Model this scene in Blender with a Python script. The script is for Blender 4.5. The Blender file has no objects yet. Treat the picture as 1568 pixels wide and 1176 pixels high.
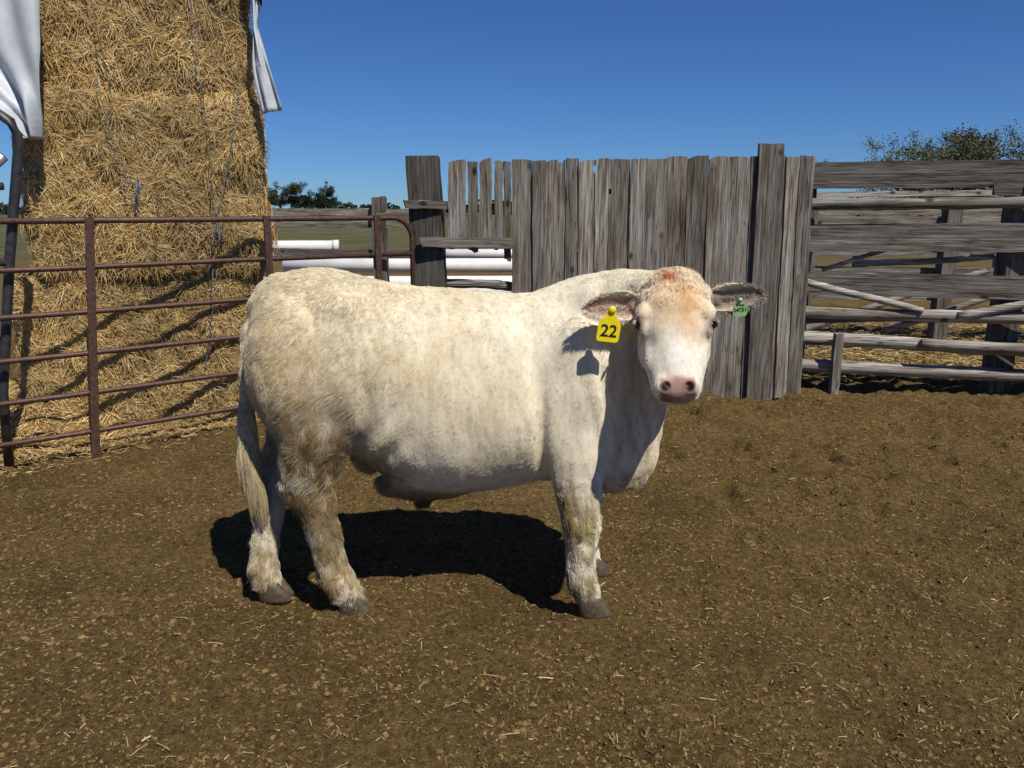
import bpy, math, numpy as np
from mathutils import Vector, Matrix
rng=np.random.default_rng(7)
scene=bpy.context.scene
# ------------------------------------------------------------------ utils
def _h(ix,iy,iz,seed):
    h=(ix.astype(np.uint32)*np.uint32(374761393))^(iy.astype(np.uint32)*np.uint32(668265263))^(iz.astype(np.uint32)*np.uint32(2147483647-1274126177))^np.uint32((seed*974711+13)&0xffffffff)
    h=(h^(h>>np.uint32(13)))*np.uint32(1274126177); h=h^(h>>np.uint32(16)); h=h*np.uint32(2246822519); h=h^(h>>np.uint32(15))
    return h.astype(np.float64)/4294967295.0
def vnoise(P,seed=0):
    P=np.asarray(P,float); f=np.floor(P); t=P-f; t=t*t*(3-2*t); i=f.astype(np.int64)
    x,y,z=i[:,0],i[:,1],i[:,2]; r=0
    for dx in (0,1):
        wx=t[:,0] if dx else 1-t[:,0]
        for dy in (0,1):
            wy=t[:,1] if dy else 1-t[:,1]
            for dz in (0,1):
                wz=t[:,2] if dz else 1-t[:,2]
                r=r+wx*wy*wz*_h(x+dx,y+dy,z+dz,seed)
    return r*2-1
def fbm(P,o=3,seed=0):
    P=np.asarray(P,float); a=1;s=0
    for k in range(o):
        s=s+a*vnoise(P*(2.03**k)+k*17.3,seed+k); a*=.5
    return s
def link(o,parent=None):
    scene.collection.objects.link(o)
    if parent: o.parent=parent
    return o
def empty(name,loc=(0,0,0)):
    e=bpy.data.objects.new(name,None); e.location=loc; e.empty_display_size=.2; return link(e)
def mesh_np(name,V,F,mat,smooth=False,tint=None,parent=None,obj=True):
    me=bpy.data.meshes.new(name)
    if isinstance(F,np.ndarray):
        n,k=F.shape
        me.vertices.add(len(V)); me.vertices.foreach_set('co',np.asarray(V,np.float32).ravel())
        me.loops.add(n*k); me.loops.foreach_set('vertex_index',F.astype(np.int32).ravel())
        me.polygons.add(n); me.polygons.foreach_set('loop_start',np.arange(0,n*k,k,dtype=np.int32))
        me.update(calc_edges=True)
    else:
        me.from_pydata([tuple(v) for v in V],[],[tuple(f) for f in F])
    me.validate(); me.update()
    me.polygons.foreach_set('use_smooth',[smooth]*len(me.polygons))
    if tint is not None:
        a=me.attributes.new('tint','FLOAT_COLOR','POINT')
        t=np.asarray(tint,np.float32)
        if t.shape[1]==3: t=np.hstack([t,np.ones((len(t),1),np.float32)])
        a.data.foreach_set('color',t.ravel())
    if mat: me.materials.append(mat)
    if not obj: return me
    o=bpy.data.objects.new(name,me); return link(o,parent)
def curves_np(name,P,R,tint,mat,parent=None):
    n,k,_=P.shape
    c=bpy.data.hair_curves.new(name); c.add_curves([k]*n)
    c.position_data.foreach_set('vector',P.astype(np.float32).ravel())
    a=c.attributes.get('radius') or c.attributes.new('radius','FLOAT','POINT')
    a.data.foreach_set('value',R.astype(np.float32).ravel())
    a=c.attributes.new('tint','FLOAT_COLOR','POINT')
    T=np.ones((n,k,4),np.float32); T[:,:,:3]=tint[:,None,:]
    a.data.foreach_set('color',T.ravel())
    c.materials.append(mat)
    o=bpy.data.objects.new(name,c); return link(o,parent)
class MB:
    def __init__(s): s.V=[];s.F=[];s.T=[];s.n=0
    def add(s,V,F,t=(1,1,1)):
        V=np.asarray(V,float); s.V.append(V); s.F+= [[i+s.n for i in f] for f in F]
        s.T.append(np.tile(np.asarray(t,float),(len(V),1))); s.n+=len(V)
    def build(s,name,mat,smooth=False,parent=None):
        return mesh_np(name,np.vstack(s.V),s.F,mat,smooth,np.vstack(s.T),parent)
def loft(rings,nseg=32,e=2.0):
    V=[];F=[]
    a=np.linspace(0,2*math.pi,nseg,endpoint=False)
    ca=np.sign(np.cos(a))*np.abs(np.cos(a))**(2/e); sa=np.sign(np.sin(a))*np.abs(np.sin(a))**(2/e)
    for c,U,W in rings:
        V.append(np.asarray(c)[None]+ca[:,None]*np.asarray(U)[None]+sa[:,None]*np.asarray(W)[None])
    m=len(rings); V=np.vstack(V+[np.array([rings[0][0],rings[-1][0]])])
    for r in range(m-1):
        for i in range(nseg):
            j=(i+1)%nseg
            F.append([r*nseg+i,r*nseg+j,(r+1)*nseg+j,(r+1)*nseg+i])
    for i in range(nseg):
        j=(i+1)%nseg
        F.append([m*nseg,j,i]); F.append([m*nseg+1,(m-1)*nseg+i,(m-1)*nseg+j])
    return V,F
def tube(pts,rad,nseg=12,flat=1.0):
    pts=[np.asarray(p,float) for p in pts]; R=[]
    up=np.array([0,0,1.])
    for i,p in enumerate(pts):
        d=pts[min(i+1,len(pts)-1)]-pts[max(i-1,0)]; d/=np.linalg.norm(d)+1e-9
        ref=up if abs(d[2])<.9 else np.array([0,1.,0])
        u=np.cross(d,ref);u/=np.linalg.norm(u); v=np.cross(u,d)
        r=rad[i] if hasattr(rad,'__len__') else rad
        R.append((p,u*r*flat,v*r))
    return loft(R,nseg)
def ellipsoid(c,r,rot=None,n=24):
    k=n//2
    R=[]
    for i in range(1,k):
        ph=math.pi*i/k; z=math.cos(ph); s=math.sin(ph)
        R.append((np.array([0,0,z*r[2]]),np.array([s*r[0],0,0]),np.array([0,s*r[1],0])))
    V,F=loft(R,n)
    V[-2]=[0,0,r[2]]; V[-1]=[0,0,-r[2]]
    if rot is not None: V=V@np.array(rot).T
    return V+np.asarray(c),F
# ------------------------------------------------------------------ materials
def newmat(name):
    m=bpy.data.materials.new(name); m.use_nodes=True; nt=m.node_tree
    b=nt.nodes['Principled BSDF']; return m,nt,b
def N(nt,t,**kw):
    n=nt.nodes.new(t)
    for k,v in kw.items():
        if k in n.inputs: n.inputs[k].default_value=v
        else: setattr(n,k,v)
    return n
def ramp(nt,fac,stops):
    r=nt.nodes.new('ShaderNodeValToRGB'); el=r.color_ramp.elements
    while len(el)<len(stops): el.new(.5)
    for e,(p,c) in zip(el,stops): e.position=p; e.color=(*c,1)
    nt.links.new(fac,r.inputs[0]); return r.outputs[0]
def mix(nt,a,b,fac,mode='MIX'):
    m=nt.nodes.new('ShaderNodeMix'); m.data_type='RGBA'; m.blend_type=mode
    def s(sock,v):
        if hasattr(v,'is_linked'): nt.links.new(v,sock)
        elif isinstance(v,(int,float)): sock.default_value=v
        else: sock.default_value=(*v,1)
    s(m.inputs[0],fac); s(m.inputs[6],a); s(m.inputs[7],b); return m.outputs[2]
def pos(nt,scale=(1,1,1),offset=None):
    g=nt.nodes.new('ShaderNodeNewGeometry'); o=g.outputs['Position']
    if offset is not None:
        a=nt.nodes.new('ShaderNodeVectorMath'); a.operation='MULTIPLY_ADD'
        nt.links.new(offset,a.inputs[0]); a.inputs[1].default_value=(31,17,23); nt.links.new(o,a.inputs[2]); o=a.outputs[0]
    m=nt.nodes.new('ShaderNodeVectorMath'); m.operation='MULTIPLY'; m.inputs[1].default_value=scale
    nt.links.new(o,m.inputs[0]); return m.outputs[0]
def noise(nt,vec,scale,detail=4,rough=.55):
    n=N(nt,'ShaderNodeTexNoise'); n.inputs['Scale'].default_value=scale; n.inputs['Detail'].default_value=detail; n.inputs['Roughness'].default_value=rough
    nt.links.new(vec,n.inputs['Vector']); return n.outputs['Fac']
def bump(nt,b,h,strength,dist):
    n=nt.nodes.new('ShaderNodeBump'); n.inputs['Strength'].default_value=strength; n.inputs['Distance'].default_value=dist
    nt.links.new(h,n.inputs['Height']); nt.links.new(n.outputs[0],b.inputs['Normal']); return n
def attr(nt,name='tint'):
    a=nt.nodes.new('ShaderNodeAttribute'); a.attribute_name=name; return a
def simple(name,col,rough=.7,metal=0,nscale=0,var=.25,bmp=0):
    m,nt,b=newmat(name); b.inputs['Roughness'].default_value=rough; b.inputs['Metallic'].default_value=metal
    if nscale:
        f=noise(nt,pos(nt),nscale,5,.6)
        c=ramp(nt,f,[(.3,tuple(x*(1-var) for x in col)),(.7,tuple(min(1,x*(1+var)) for x in col))])
        nt.links.new(c,b.inputs['Base Color'])
        if bmp: bump(nt,b,f,.6,bmp)
    else: b.inputs['Base Color'].default_value=(*col,1)
    return m
def tinted(name,rough=.7,nscale=30,var=.3,spec=.3):
    m,nt,b=newmat(name); a=attr(nt); f=noise(nt,pos(nt),nscale,3)
    g=ramp(nt,f,[(.3,(1-var,)*3),(.7,(1,)*3)])
    nt.links.new(mix(nt,a.outputs['Color'],g,1.0,'MULTIPLY'),b.inputs['Base Color'])
    b.inputs['Roughness'].default_value=rough; b.inputs['Specular IOR Level'].default_value=spec
    return m
def wood(name,axis,gain=1.0):
    m,nt,b=newmat(name); a=attr(nt)
    sc={'z':(1,1,.03),'x':(.03,.03,1)}[axis]
    off=a.outputs['Color']
    p=pos(nt,sc,off)
    g=noise(nt,p,75,5,.6); gf=noise(nt,p,260,4,.7); ck=noise(nt,p,34,3,.5)
    big=noise(nt,pos(nt,(1,1,.18) if axis=='z' else (.18,.18,1),off),9,4,.6)
    c=ramp(nt,g,[(.28,(.085*gain,.076*gain,.066*gain)),(.45,(.165*gain,.152*gain,.135*gain)),(.58,(.235*gain,.220*gain,.199*gain)),(.74,(.34*gain,.325*gain,.302*gain))])
    c=mix(nt,c,ramp(nt,gf,[(.3,(.55,.52,.48)),(.5,(.95,.95,.95)),(.7,(1.2,1.2,1.2))]),1.0,'MULTIPLY')
    c2=ramp(nt,big,[(.28,(.38,.29,.22)),(.48,(.86,.82,.76)),(.72,(1.12,1.12,1.12))])
    c=mix(nt,c,c2,1.0,'MULTIPLY')
    cr=ramp(nt,ck,[(.47,(1,1,1)),(.492,(.22,.19,.17)),(.508,(.22,.19,.17)),(.525,(1,1,1))])
    c=mix(nt,c,cr,.75,'MULTIPLY')
    v=N(nt,'ShaderNodeTexVoronoi'); v.inputs['Scale'].default_value=5.2
    nt.links.new(pos(nt,(1,1,.6) if axis=='z' else (.6,.6,1),off),v.inputs['Vector'])
    k=ramp(nt,v.outputs['Distance'],[(.05,(.12,.08,.05)),(.09,(.5,.42,.36)),(.13,(1,1,1))])
    c=mix(nt,c,k,.9,'MULTIPLY')
    sp=nt.nodes.new('ShaderNodeSeparateColor'); nt.links.new(a.outputs['Color'],sp.inputs[0])
    hb=N(nt,'ShaderNodeMapRange'); hb.clamp=False; hb.inputs['To Min'].default_value=.60; hb.inputs['To Max'].default_value=1.3
    nt.links.new(sp.outputs[0],hb.inputs[0])
    vm=nt.nodes.new('ShaderNodeVectorMath'); vm.operation='SCALE'; nt.links.new(c,vm.inputs[0]); nt.links.new(hb.outputs[0],vm.inputs['Scale'])
    nt.links.new(vm.outputs[0],b.inputs['Base Color']); b.inputs['Roughness'].default_value=.85; b.inputs['Specular IOR Level'].default_value=.2
    ad=nt.nodes.new('ShaderNodeMath'); ad.operation='MULTIPLY_ADD'; nt.links.new(gf,ad.inputs[0]); ad.inputs[1].default_value=.4; nt.links.new(g,ad.inputs[2])
    bump(nt,b,ad.outputs[0],.9,.006)
    return m
M_woodv=wood('weathered_wood_vertical','z',1.3); M_woodh=wood('weathered_wood_horizontal','x',1.08)
M_straw=tinted('straw',.5,60,.3,.35)
M_bits=tinted('dry_bits',.9,80,.3,.15)
M_leaf=tinted('foliage',.8,3,.5,.2)
M_bark=simple('bark',(.10,.075,.055),.9,0,8,.4)
M_rust=simple('rusty_gate_steel',(.085,.042,.028),.55,.25,45,.5,.002)
M_dark=simple('dark_galvanised_pipe',(.05,.05,.052),.45,.4,30,.4)
M_white=simple('white_pipe_plastic',(.72,.70,.66),.6,0,3,.12)
M_twine=simple('baling_twine',(.10,.15,.20),.7,0,60,.4)
M_twine2=simple('old_twine',(.10,.09,.07),.8,0,60,.4)
M_tarp=simple('tarp_fabric',(.46,.49,.51),.5,0,6,.15,.01)
M_hoof=simple('hoof_horn',(.085,.06,.035),.6,0,60,.5,.002)
M_eye=simple('eye_gloss',(.008,.005,.004),.08)
M_ytag=simple('yellow_tag_plastic',(.90,.72,.01),.35,0,40,.05)
M_gtag=simple('green_tag_plastic',(.30,.50,.22),.4,0,60,.25)
M_ink=simple('tag_ink',(.01,.01,.01),.6)
# ------------------------------------------------------------------ ground
FEET=[(-.60,2.70),(-.945,2.80),(.295,2.68),(.325,3.02)]
def ghei(x,y):
    P=np.stack([x,y,np.zeros_like(x)],1)
    near=np.clip((14-np.hypot(x,y-4))/6,0,1)
    a=.028*fbm(P*2.1,2,3)+.015*fbm(P*7.5,2,9)+.0115*fbm(P*24,2,21)
    d=fbm(P*5.5,2,33); a-=.040*np.clip(d-.55,0,1)
    right=np.clip((x-.2)/1.2,0,1)*np.clip((y-2.2)/1.8,0,1)
    d2=vnoise(P*6.0,41); a-=.14*right*np.clip(d2-.40,0,1); a+=.024*right*vnoise(P*13,47)
    a=a*near
    m=np.ones_like(x)
    for fx,fy in FEET: m*=1-.95*np.exp(-((x-fx)**2+(y-fy)**2)/.07**2)
    return a*m
def axis_pts(lo,hi,st,far,n=26):
    mid=np.arange(lo,hi,st)
    return np.concatenate([(lo-(np.geomspace(1,far,n)[::-1]-1+.05)),mid,hi+(np.geomspace(1,far,n)-1+.05)])
xs=axis_pts(-4.2,5.2,.016,900); ys=axis_pts(1.55,7.6,.016,900)
ys=ys[(ys>-40)]
X,Y=np.meshgrid(xs,ys); nx,ny=len(xs),len(ys)
Z=ghei(X.ravel(),Y.ravel())
V=np.stack([X.ravel(),Y.ravel(),Z],1)
i=np.arange(nx*ny).reshape(ny,nx)
F=np.stack([i[:-1,:-1].ravel(),i[:-1,1:].ravel(),i[1:,1:].ravel(),i[1:,:-1].ravel()],1)
m,nt,b=newmat('trodden_dirt_and_field')
p=pos(nt)
n1=noise(nt,p,2.0,5,.65); n2=noise(nt,p,44,6,.78); n3=noise(nt,p,170,4,.7)
c1=ramp(nt,n2,[(.30,(.046,.028,.009)),(.44,(.165,.106,.037)),(.57,(.262,.175,.068)),(.75,(.44,.315,.145))])
c2=ramp(nt,n1,[(.3,(.66,.64,.60)),(.5,(.93,.92,.90)),(.7,(1.12,1.12,1.1))])
c=mix(nt,c1,c2,1.0,'MULTIPLY')
c=mix(nt,c,ramp(nt,n3,[(.34,(.34,.29,.24)),(.52,(1,1,1))]),.85,'MULTIPLY')
gr=ramp(nt,noise(nt,p,.35,5,.6),[(.3,(.07,.075,.03)),(.55,(.115,.105,.05)),(.75,(.17,.14,.075))])
sx=nt.nodes.new('ShaderNodeSeparateXYZ'); nt.links.new(p,sx.inputs[0])
mr=N(nt,'ShaderNodeMapRange'); mr.inputs['From Min'].default_value=16; mr.inputs['From Max'].default_value=30; nt.links.new(sx.outputs[1],mr.inputs[0])
nt.links.new(mix(nt,c,gr,mr.outputs[0]),b.inputs['Base Color']); b.inputs['Roughness'].default_value=.95; b.inputs['Specular IOR Level'].default_value=.1
ad=nt.nodes.new('ShaderNodeMath'); ad.operation='MULTIPLY_ADD'; nt.links.new(n3,ad.inputs[0]); ad.inputs[1].default_value=.5; nt.links.new(n2,ad.inputs[2])
bump(nt,b,ad.outputs[0],1.0,.032)
mesh_np('ground',V,F,m,True)
def clods(name,n,size,xr,yr,cols,flat=.55,seed=1,pw=3,th0=.5,sm=False):
    r=np.random.default_rng(seed)
    t=(1+5**.5)/2
    ico=np.array([[-1,t,0],[1,t,0],[-1,-t,0],[1,-t,0],[0,-1,t],[0,1,t],[0,-1,-t],[0,1,-t],[t,0,-1],[t,0,1],[-t,0,-1],[-t,0,1]])/1.9
    IF=np.array([[0,11,5],[0,5,1],[0,1,7],[0,7,10],[0,10,11],[1,5,9],[5,11,4],[11,10,2],[10,7,6],[7,1,8],[3,9,4],[3,4,2],[3,2,6],[3,6,8],[3,8,9],[4,9,5],[2,4,11],[6,2,10],[8,6,7],[9,8,1]])
    x=r.uniform(*xr,n); u=r.random(n); y=yr[0]+(yr[1]-yr[0])*u**1.5
    cl=vnoise(np.stack([x*3.5,y*3.5,x*0],1),77); keep=r.random(n)<th0+.6*cl; x=x[keep];y=y[keep];n=len(x)
    z=ghei(x,y); s=size[0]+(size[1]-size[0])*r.random(n)**pw
    A=ico[None]*s[:,None,None]*r.uniform(.35,1.5,(n,12,1))
    sc=np.stack([r.uniform(.7,1.6,n),r.uniform(.6,1.1,n),r.uniform(.5,1,n)*flat*1.4],1); A=A*sc[:,None,:]
    th=r.uniform(0,2*math.pi,n); c,s_=np.cos(th),np.sin(th)
    B=A.copy(); B[:,:,0]=A[:,:,0]*c[:,None]-A[:,:,1]*s_[:,None]; B[:,:,1]=A[:,:,0]*s_[:,None]+A[:,:,1]*c[:,None]
    B+=np.stack([x,y,z],1)[:,None,:]
    F=(IF[None]+12*np.arange(n)[:,None,None]).reshape(-1,3)
    cols=np.array(cols); col=cols[r.integers(0,len(cols),n)]*r.uniform(.88,1.12,(n,1))
    return mesh_np(name,B.reshape(-1,3),F,M_bits,sm,np.repeat(col,12,0))
clods('dirt_clods',130000,(.0025,.0105),(-4.5,5.5),(1.6,7.5),[(.205,.134,.050),(.175,.113,.041),(.22,.147,.057),(.24,.162,.064),(.12,.075,.027)],.7,1,2.6)
clods('dirt_clods',500,(.010,.024),(-4.0,5.5),(1.8,7.5),[(.16,.104,.038),(.13,.083,.030)],.45,2,2.4,.35)
def slivers(n,xr,yr,L,W,cols,seed,pw=1.4,lift=.006,cond=None):
    r=np.random.default_rng(seed)
    x=r.uniform(*xr,n); y=yr[0]+(yr[1]-yr[0])*r.random(n)**pw
    if cond is not None:
        k=cond(x,y,r); x=x[k];y=y[k];n=len(x)
    z=ghei(x,y)+r.uniform(.002,lift,n)
    l=(L[0]+(L[1]-L[0])*r.random(n)**2.5)/2; w=r.uniform(*W,n)/2; th=r.uniform(0,math.pi,n); ti=r.normal(0,.12,n)
    d=np.stack([np.cos(th),np.sin(th),ti],1); e=np.stack([-np.sin(th),np.cos(th),r.normal(0,.5,n)],1)
    C=np.stack([x,y,z],1); bend=np.stack([0*x,0*x,r.uniform(0,.12,n)*l],1)
    P=[C-d*l[:,None]-e*w[:,None],C-d*l[:,None]+e*w[:,None],C+e*w[:,None]+bend,C+d*l[:,None]+e*w[:,None],C+d*l[:,None]-e*w[:,None],C-e*w[:,None]+bend]
    V=np.stack(P,1).reshape(-1,3); F=(np.array([[0,1,2,5],[5,2,3,4]])[None]+6*np.arange(n)[:,None,None]).reshape(-1,4)
    cols=np.array(cols); col=cols[r.integers(0,len(cols),n)]*r.uniform(.7,1.2,(n,1))
    return V,F,np.repeat(col,6,0)
SC=[(.36,.26,.11),(.30,.205,.085),(.42,.32,.155),(.25,.165,.065),(.10,.06,.022)]
strawline=lambda x:4.38+(x+2.93)*.98
A1=slivers(55000,(-4.5,5.5),(1.6,7.5),(.006,.024),(.0012,.0038),SC,5)
A2=slivers(1400,(-4.5,5.5),(1.6,7.2),(.03,.08),(.0015,.0028),[(.50,.39,.20),(.42,.32,.16)],6,1.3,.012)
A3=slivers(13000,(-4.2,-1.0),(3.4,5.9),(.03,.13),(.002,.0035),[(.60,.44,.19),(.66,.50,.24),(.42,.28,.11)],8,1.0,.03,lambda x,y,r:r.random(len(x))<np.clip((y-strawline(x)+.35)*1.8,0,1))
A4=slivers(16000,(2.4,8),(6.7,10.5),(.04,.14),(.003,.006),[(.62,.47,.22),(.5,.36,.15)],9,1.0,.05)
Vs=[];Fs=[];Ts=[];k=0
for a_ in (A1,A2,A3,A4): Vs.append(a_[0]);Fs.append(a_[1]+k);Ts.append(a_[2]);k+=len(a_[0])
mesh_np('straw_litter',np.vstack(Vs),np.vstack(Fs),M_bits,False,np.vstack(Ts))
# ------------------------------------------------------------------ hay bales (stack turned 20 degrees)
def strands(n,fn,L,R,seed,down=.5,wild=1.0):
    r=np.random.default_rng(seed)
    C,Nn=fn(n,r); n=len(C)
    l=L[0]+(L[1]-L[0])*r.random(n)**1.7
    d=r.normal(0,1,(n,3)); d[:,2]=d[:,2]*1.35-down
    cl=np.stack([vnoise(C*5,11),vnoise(C*5,12),vnoise(C*5,13)],1); d=d*.8+cl*wild
    d-=Nn*(d*Nn).sum(1,keepdims=True); d/=np.linalg.norm(d,axis=1,keepdims=True)+1e-6
    lift=r.uniform(-.05,.50,n)[:,None]
    t=np.linspace(0,1,4)[None,:,None]
    P=C[:,None,:]+(d[:,None,:]*t + Nn[:,None,:]*(lift[:,None,:]*t*(1-.5*t)))*l[:,None,None]
    P[:,:,2]-=(t[:,:,0]**2)*(.15*l[:,None])
    P+=r.normal(0,.0012,P.shape)
    Rr=r.uniform(R[0],R[1],n)[:,None]*np.array([1,1,.9,.5])[None]
    base=np.array([(.74,.50,.18),(.86,.63,.28),(.56,.34,.10),(.92,.76,.44),(.28,.16,.05)])
    shade=np.clip(.5+.9*vnoise(C*9,29),0,1)[:,None]
    col=base[r.choice(5,n,p=[.33,.26,.17,.14,.10])]*r.uniform(.72,1.18,(n,1))*(1+.25*vnoise(C*2.5,19))[:,None]*(.78+.30*shade)
    return P,Rr,np.clip(col,0,1)
m,nt,b=newmat('hay_bale_core')
p=pos(nt,(1,1,.6)); f=noise(nt,p,55,6,.75); f2=noise(nt,p,5,3)
c=ramp(nt,f,[(.3,(.09,.05,.016)),(.5,(.35,.21,.067)),(.7,(.62,.43,.165))])  # core coloured darker than the strands, painting shade into the gaps
c=mix(nt,c,ramp(nt,f2,[(.3,(.6,.55,.5)),(.7,(1,1,1))]),1.0,'MULTIPLY')
nt.links.new(c,b.inputs['Base Color']); b.inputs['Roughness'].default_value=.9; bump(nt,b,f,1,.03); M_hay=m
def bale(x0,x1,z0,z1,y0,y1,seed,nstr):
    Vv=[];Ff=[];st=.025;k=0
    def bulge(P):
        c=np.array([(x0+x1)/2,(y0+y1)/2,(z0+z1)/2]); h=np.array([(x1-x0)/2,(y1-y0)/2,(z1-z0)/2])
        q=(P-c)/h
        e=(np.abs(q)**22).sum(1)**(1/22); q=q/np.maximum(e,1)[:,None]
        P=c+q*h
        nrm=q**21; nrm/=np.linalg.norm(nrm,axis=1,keepdims=True)+1e-9
        dsp=.030*fbm(P*3.0,2,seed)+.034*fbm(P*np.array([12,12,9]),2,seed+5)+.022*(1-np.abs(q[:,2])**6)
        return P+nrm*dsp[:,None],nrm
    for ax in range(3):
        for sgn in (-1,1):
            lo=np.array([x0,y0,z0]);hi=np.array([x1,y1,z1])
            o=[a for a in range(3) if a!=ax]
            u=np.linspace(lo[o[0]],hi[o[0]],int((hi[o[0]]-lo[o[0]])/st)+2); v=np.linspace(lo[o[1]],hi[o[1]],int((hi[o[1]]-lo[o[1]])/st)+2)
            U,W=np.meshgrid(u,v); P=np.zeros((U.size,3)); P[:,o[0]]=U.ravel();P[:,o[1]]=W.ravel();P[:,ax]=hi[ax] if sgn>0 else lo[ax]
            P,_=bulge(P); ii=np.arange(U.size).reshape(U.shape)
            q=np.stack([ii[:-1,:-1].ravel(),ii[:-1,1:].ravel(),ii[1:,1:].ravel(),ii[1:,:-1].ravel()],1)
            if (sgn>0)==(ax==1): q=q[:,::-1]
            Vv.append(P);Ff.append(q+k);k+=len(P)
    o=mesh_np('hay_bale',np.vstack(Vv),np.vstack(Ff),M_hay,True)
    o.location=(-1.75,5.47,0);o.rotation_euler=(0,0,math.radians(20))
    def fn(n,r):
        w=np.array([(x1-x0)*(z1-z0)*1.0,(y1-y0)*(z1-z0)*.25,(y1-y0)*(z1-z0)*.25]); w/=w.sum()
        s=r.choice(3,n,p=w); P=np.stack([r.uniform(x0,x1,n),r.uniform(y0,y1,n),r.uniform(z0,z1,n)],1)
        P[s==0,1]=y0; P[s==1,0]=x1; P[s==2,0]=x0
        return bulge(P)
    P,R,T=strands(nstr,fn,(.02,.11),(.0009,.0020),seed,.6,.8)
    curves_np('straw_strands',P,R,T,M_straw,o)
    return o
b1=bale(-1.56,-.02,-.04,1.08,.03,2.4,3,56000)
b2=bale(-1.36,.03,1.06,2.25,-.02,2.4,8,54000)
b3=bale(-1.22,-.01,2.23,3.42,.03,2.4,14,34000)
def twine(o,xa,xb,z0,z1,y,mat,seed):
    r=np.random.default_rng(seed); n=24; t=np.linspace(0,1,n)
    w=np.cumsum(r.normal(0,.005,n)); pts=[(xa+(xb-xa)*s+w[i],y-.012*math.sin(i*1.3)-.02*math.sin(math.pi*s),z0+(z1-z0)*s) for i,s in enumerate(t)]
    V,F=tube(pts,.0028,6); mb=MB(); mb.add(V,F); mb.build('twine',mat,True,o)
twine(b3,-.84,-.98,2.2,3.5,-.05,M_twine2,1); twine(b3,-.30,-.36,2.2,3.5,-.05,M_twine,2)
twine(b2,-.72,-.90,1.3,2.3,-.10,M_twine,3); twine(b2,-.36,-.05,1.05,2.3,-.10,M_twine,4); twine(b2,-.26,-.30,1.3,2.3,-.10,M_twine2,14)
twine(b1,-.42,-.30,.4,1.1,-.06,M_twine,5); twine(b2,-.70,-.66,1.05,1.6,-.10,M_twine2,6)
for (x,z) in ((-.74,1.62),(-.27,1.36)):
    r=np.random.default_rng(int(x*-100)); pts=[(x+r.normal(0,.025),-.12+r.normal(0,.01),z+r.normal(0,.06)) for _ in range(14)]
    V,F=tube(pts,.0028,6); mb=MB(); mb.add(V,F); mb.build('twine_knot',M_twine,True,b2)
def pile_h(x,y):
    f=np.clip((y-strawline(x)-.05-.1*np.sin(x*4.1))/.8,0,1); e=np.clip((-1.35-x)/.4,0,1)
    return .16*f*e
px=np.linspace(-4.5,-1.2,130); py=np.linspace(3.6,5.9,100); PX,PY=np.meshgrid(px,py)
ph=pile_h(PX.ravel(),PY.ravel()); Pn=np.stack([PX.ravel()*7,PY.ravel()*7,0*PX.ravel()],1)
PZ=ghei(PX.ravel(),PY.ravel())+ph*(1+.5*fbm(Pn,3,5))-.02+.03*np.clip(ph*20,0,1)
ii=np.arange(PX.size).reshape(PX.shape); q=np.stack([ii[:-1,:-1].ravel(),ii[:-1,1:].ravel(),ii[1:,1:].ravel(),ii[1:,:-1].ravel()],1)
pile=mesh_np('loose_straw_pile',np.stack([PX.ravel(),PY.ravel(),PZ],1),q,M_hay,True)
def fn(n,r):
    x=r.uniform(-4.3,-1.25,n); y=r.uniform(3.6,5.8,n); h=pile_h(x,y); k=r.random(n)<h*12; x=x[k];y=y[k];h=h[k]
    z=ghei(x,y)+h*(1+.5*fbm(np.stack([x*7,y*7,0*x],1),3,5))+.005
    return np.stack([x,y,z],1),np.tile([0,-.3,.95],(len(x),1))
P,R,T=strands(52000,fn,(.04,.16),(.0012,.0022),33,0)
curves_np('straw_strands',P,R,T,M_straw,pile)
# ------------------------------------------------------------------ tarps
def sheet(name,L,R,mat,yamp=.03,nu=14,nv=40,seed=0,parent=None):
    L=np.array(L,float);R=np.array(R,float);t=np.linspace(0,len(L)-1,nv);V=[]
    for s in t:
        i=min(int(s),len(L)-2);f=s-i; a=L[i]*(1-f)+L[i+1]*f; c=R[i]*(1-f)+R[i+1]*f
        for u in np.linspace(0,1,nu):
            p=a*(1-u)+c*u; p=p+np.array([0,yamp*math.sin(u*9+s*.8+seed)+yamp*.5*math.sin(u*21-s*2+seed),0]); V.append(p)
    F=np.array([[r*nu+c,r*nu+c+1,(r+1)*nu+c+1,(r+1)*nu+c] for r in range(nv-1) for c in range(nu-1)])
    o=mesh_np(name,np.array(V),F,mat,True,None,parent); s=o.modifiers.new('thick','SOLIDIFY'); s.thickness=.003; return o
tp=empty('tarp')
sheet('left_drape',[(-3.75,4.75,3.5),(-3.7,4.75,2.9),(-3.5,4.75,2.4),(-3.05,4.75,2.05),(-2.86,4.78,1.90)],[(-2.68,4.85,3.5),(-2.68,4.83,2.9),(-2.70,4.8,2.4),(-2.75,4.78,2.12),(-2.80,4.78,1.90)],M_tarp,.045,26,50,1,tp)
sheet('right_drape',[(-1.76,5.42,3.5),(-1.66,5.40,3.0),(-1.66,5.36,2.62),(-1.68,5.34,2.4),(-1.64,5.32,2.10)],[(-1.52,5.5,3.5),(-1.56,5.42,3.0),(-1.65,5.36,2.66),(-1.58,5.34,2.42),(-1.50,5.34,2.13)],M_tarp,.02,10,40,4,tp)
sheet('blue_flap',[(-1.78,5.38,3.5),(-1.70,5.36,3.0)],[(-1.54,5.40,3.5),(-1.60,5.36,2.75)],simple('dark_blue_tarp',(.02,.03,.07),.5),.01,6,12,2,tp)
sheet('top_cover',[(-2.95,4.9,3.5),(-3.75,7.2,3.5)],[(-1.6,5.42,3.5),(-2.4,7.7,3.5)],M_tarp,.0,12,12,2,tp)
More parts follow.
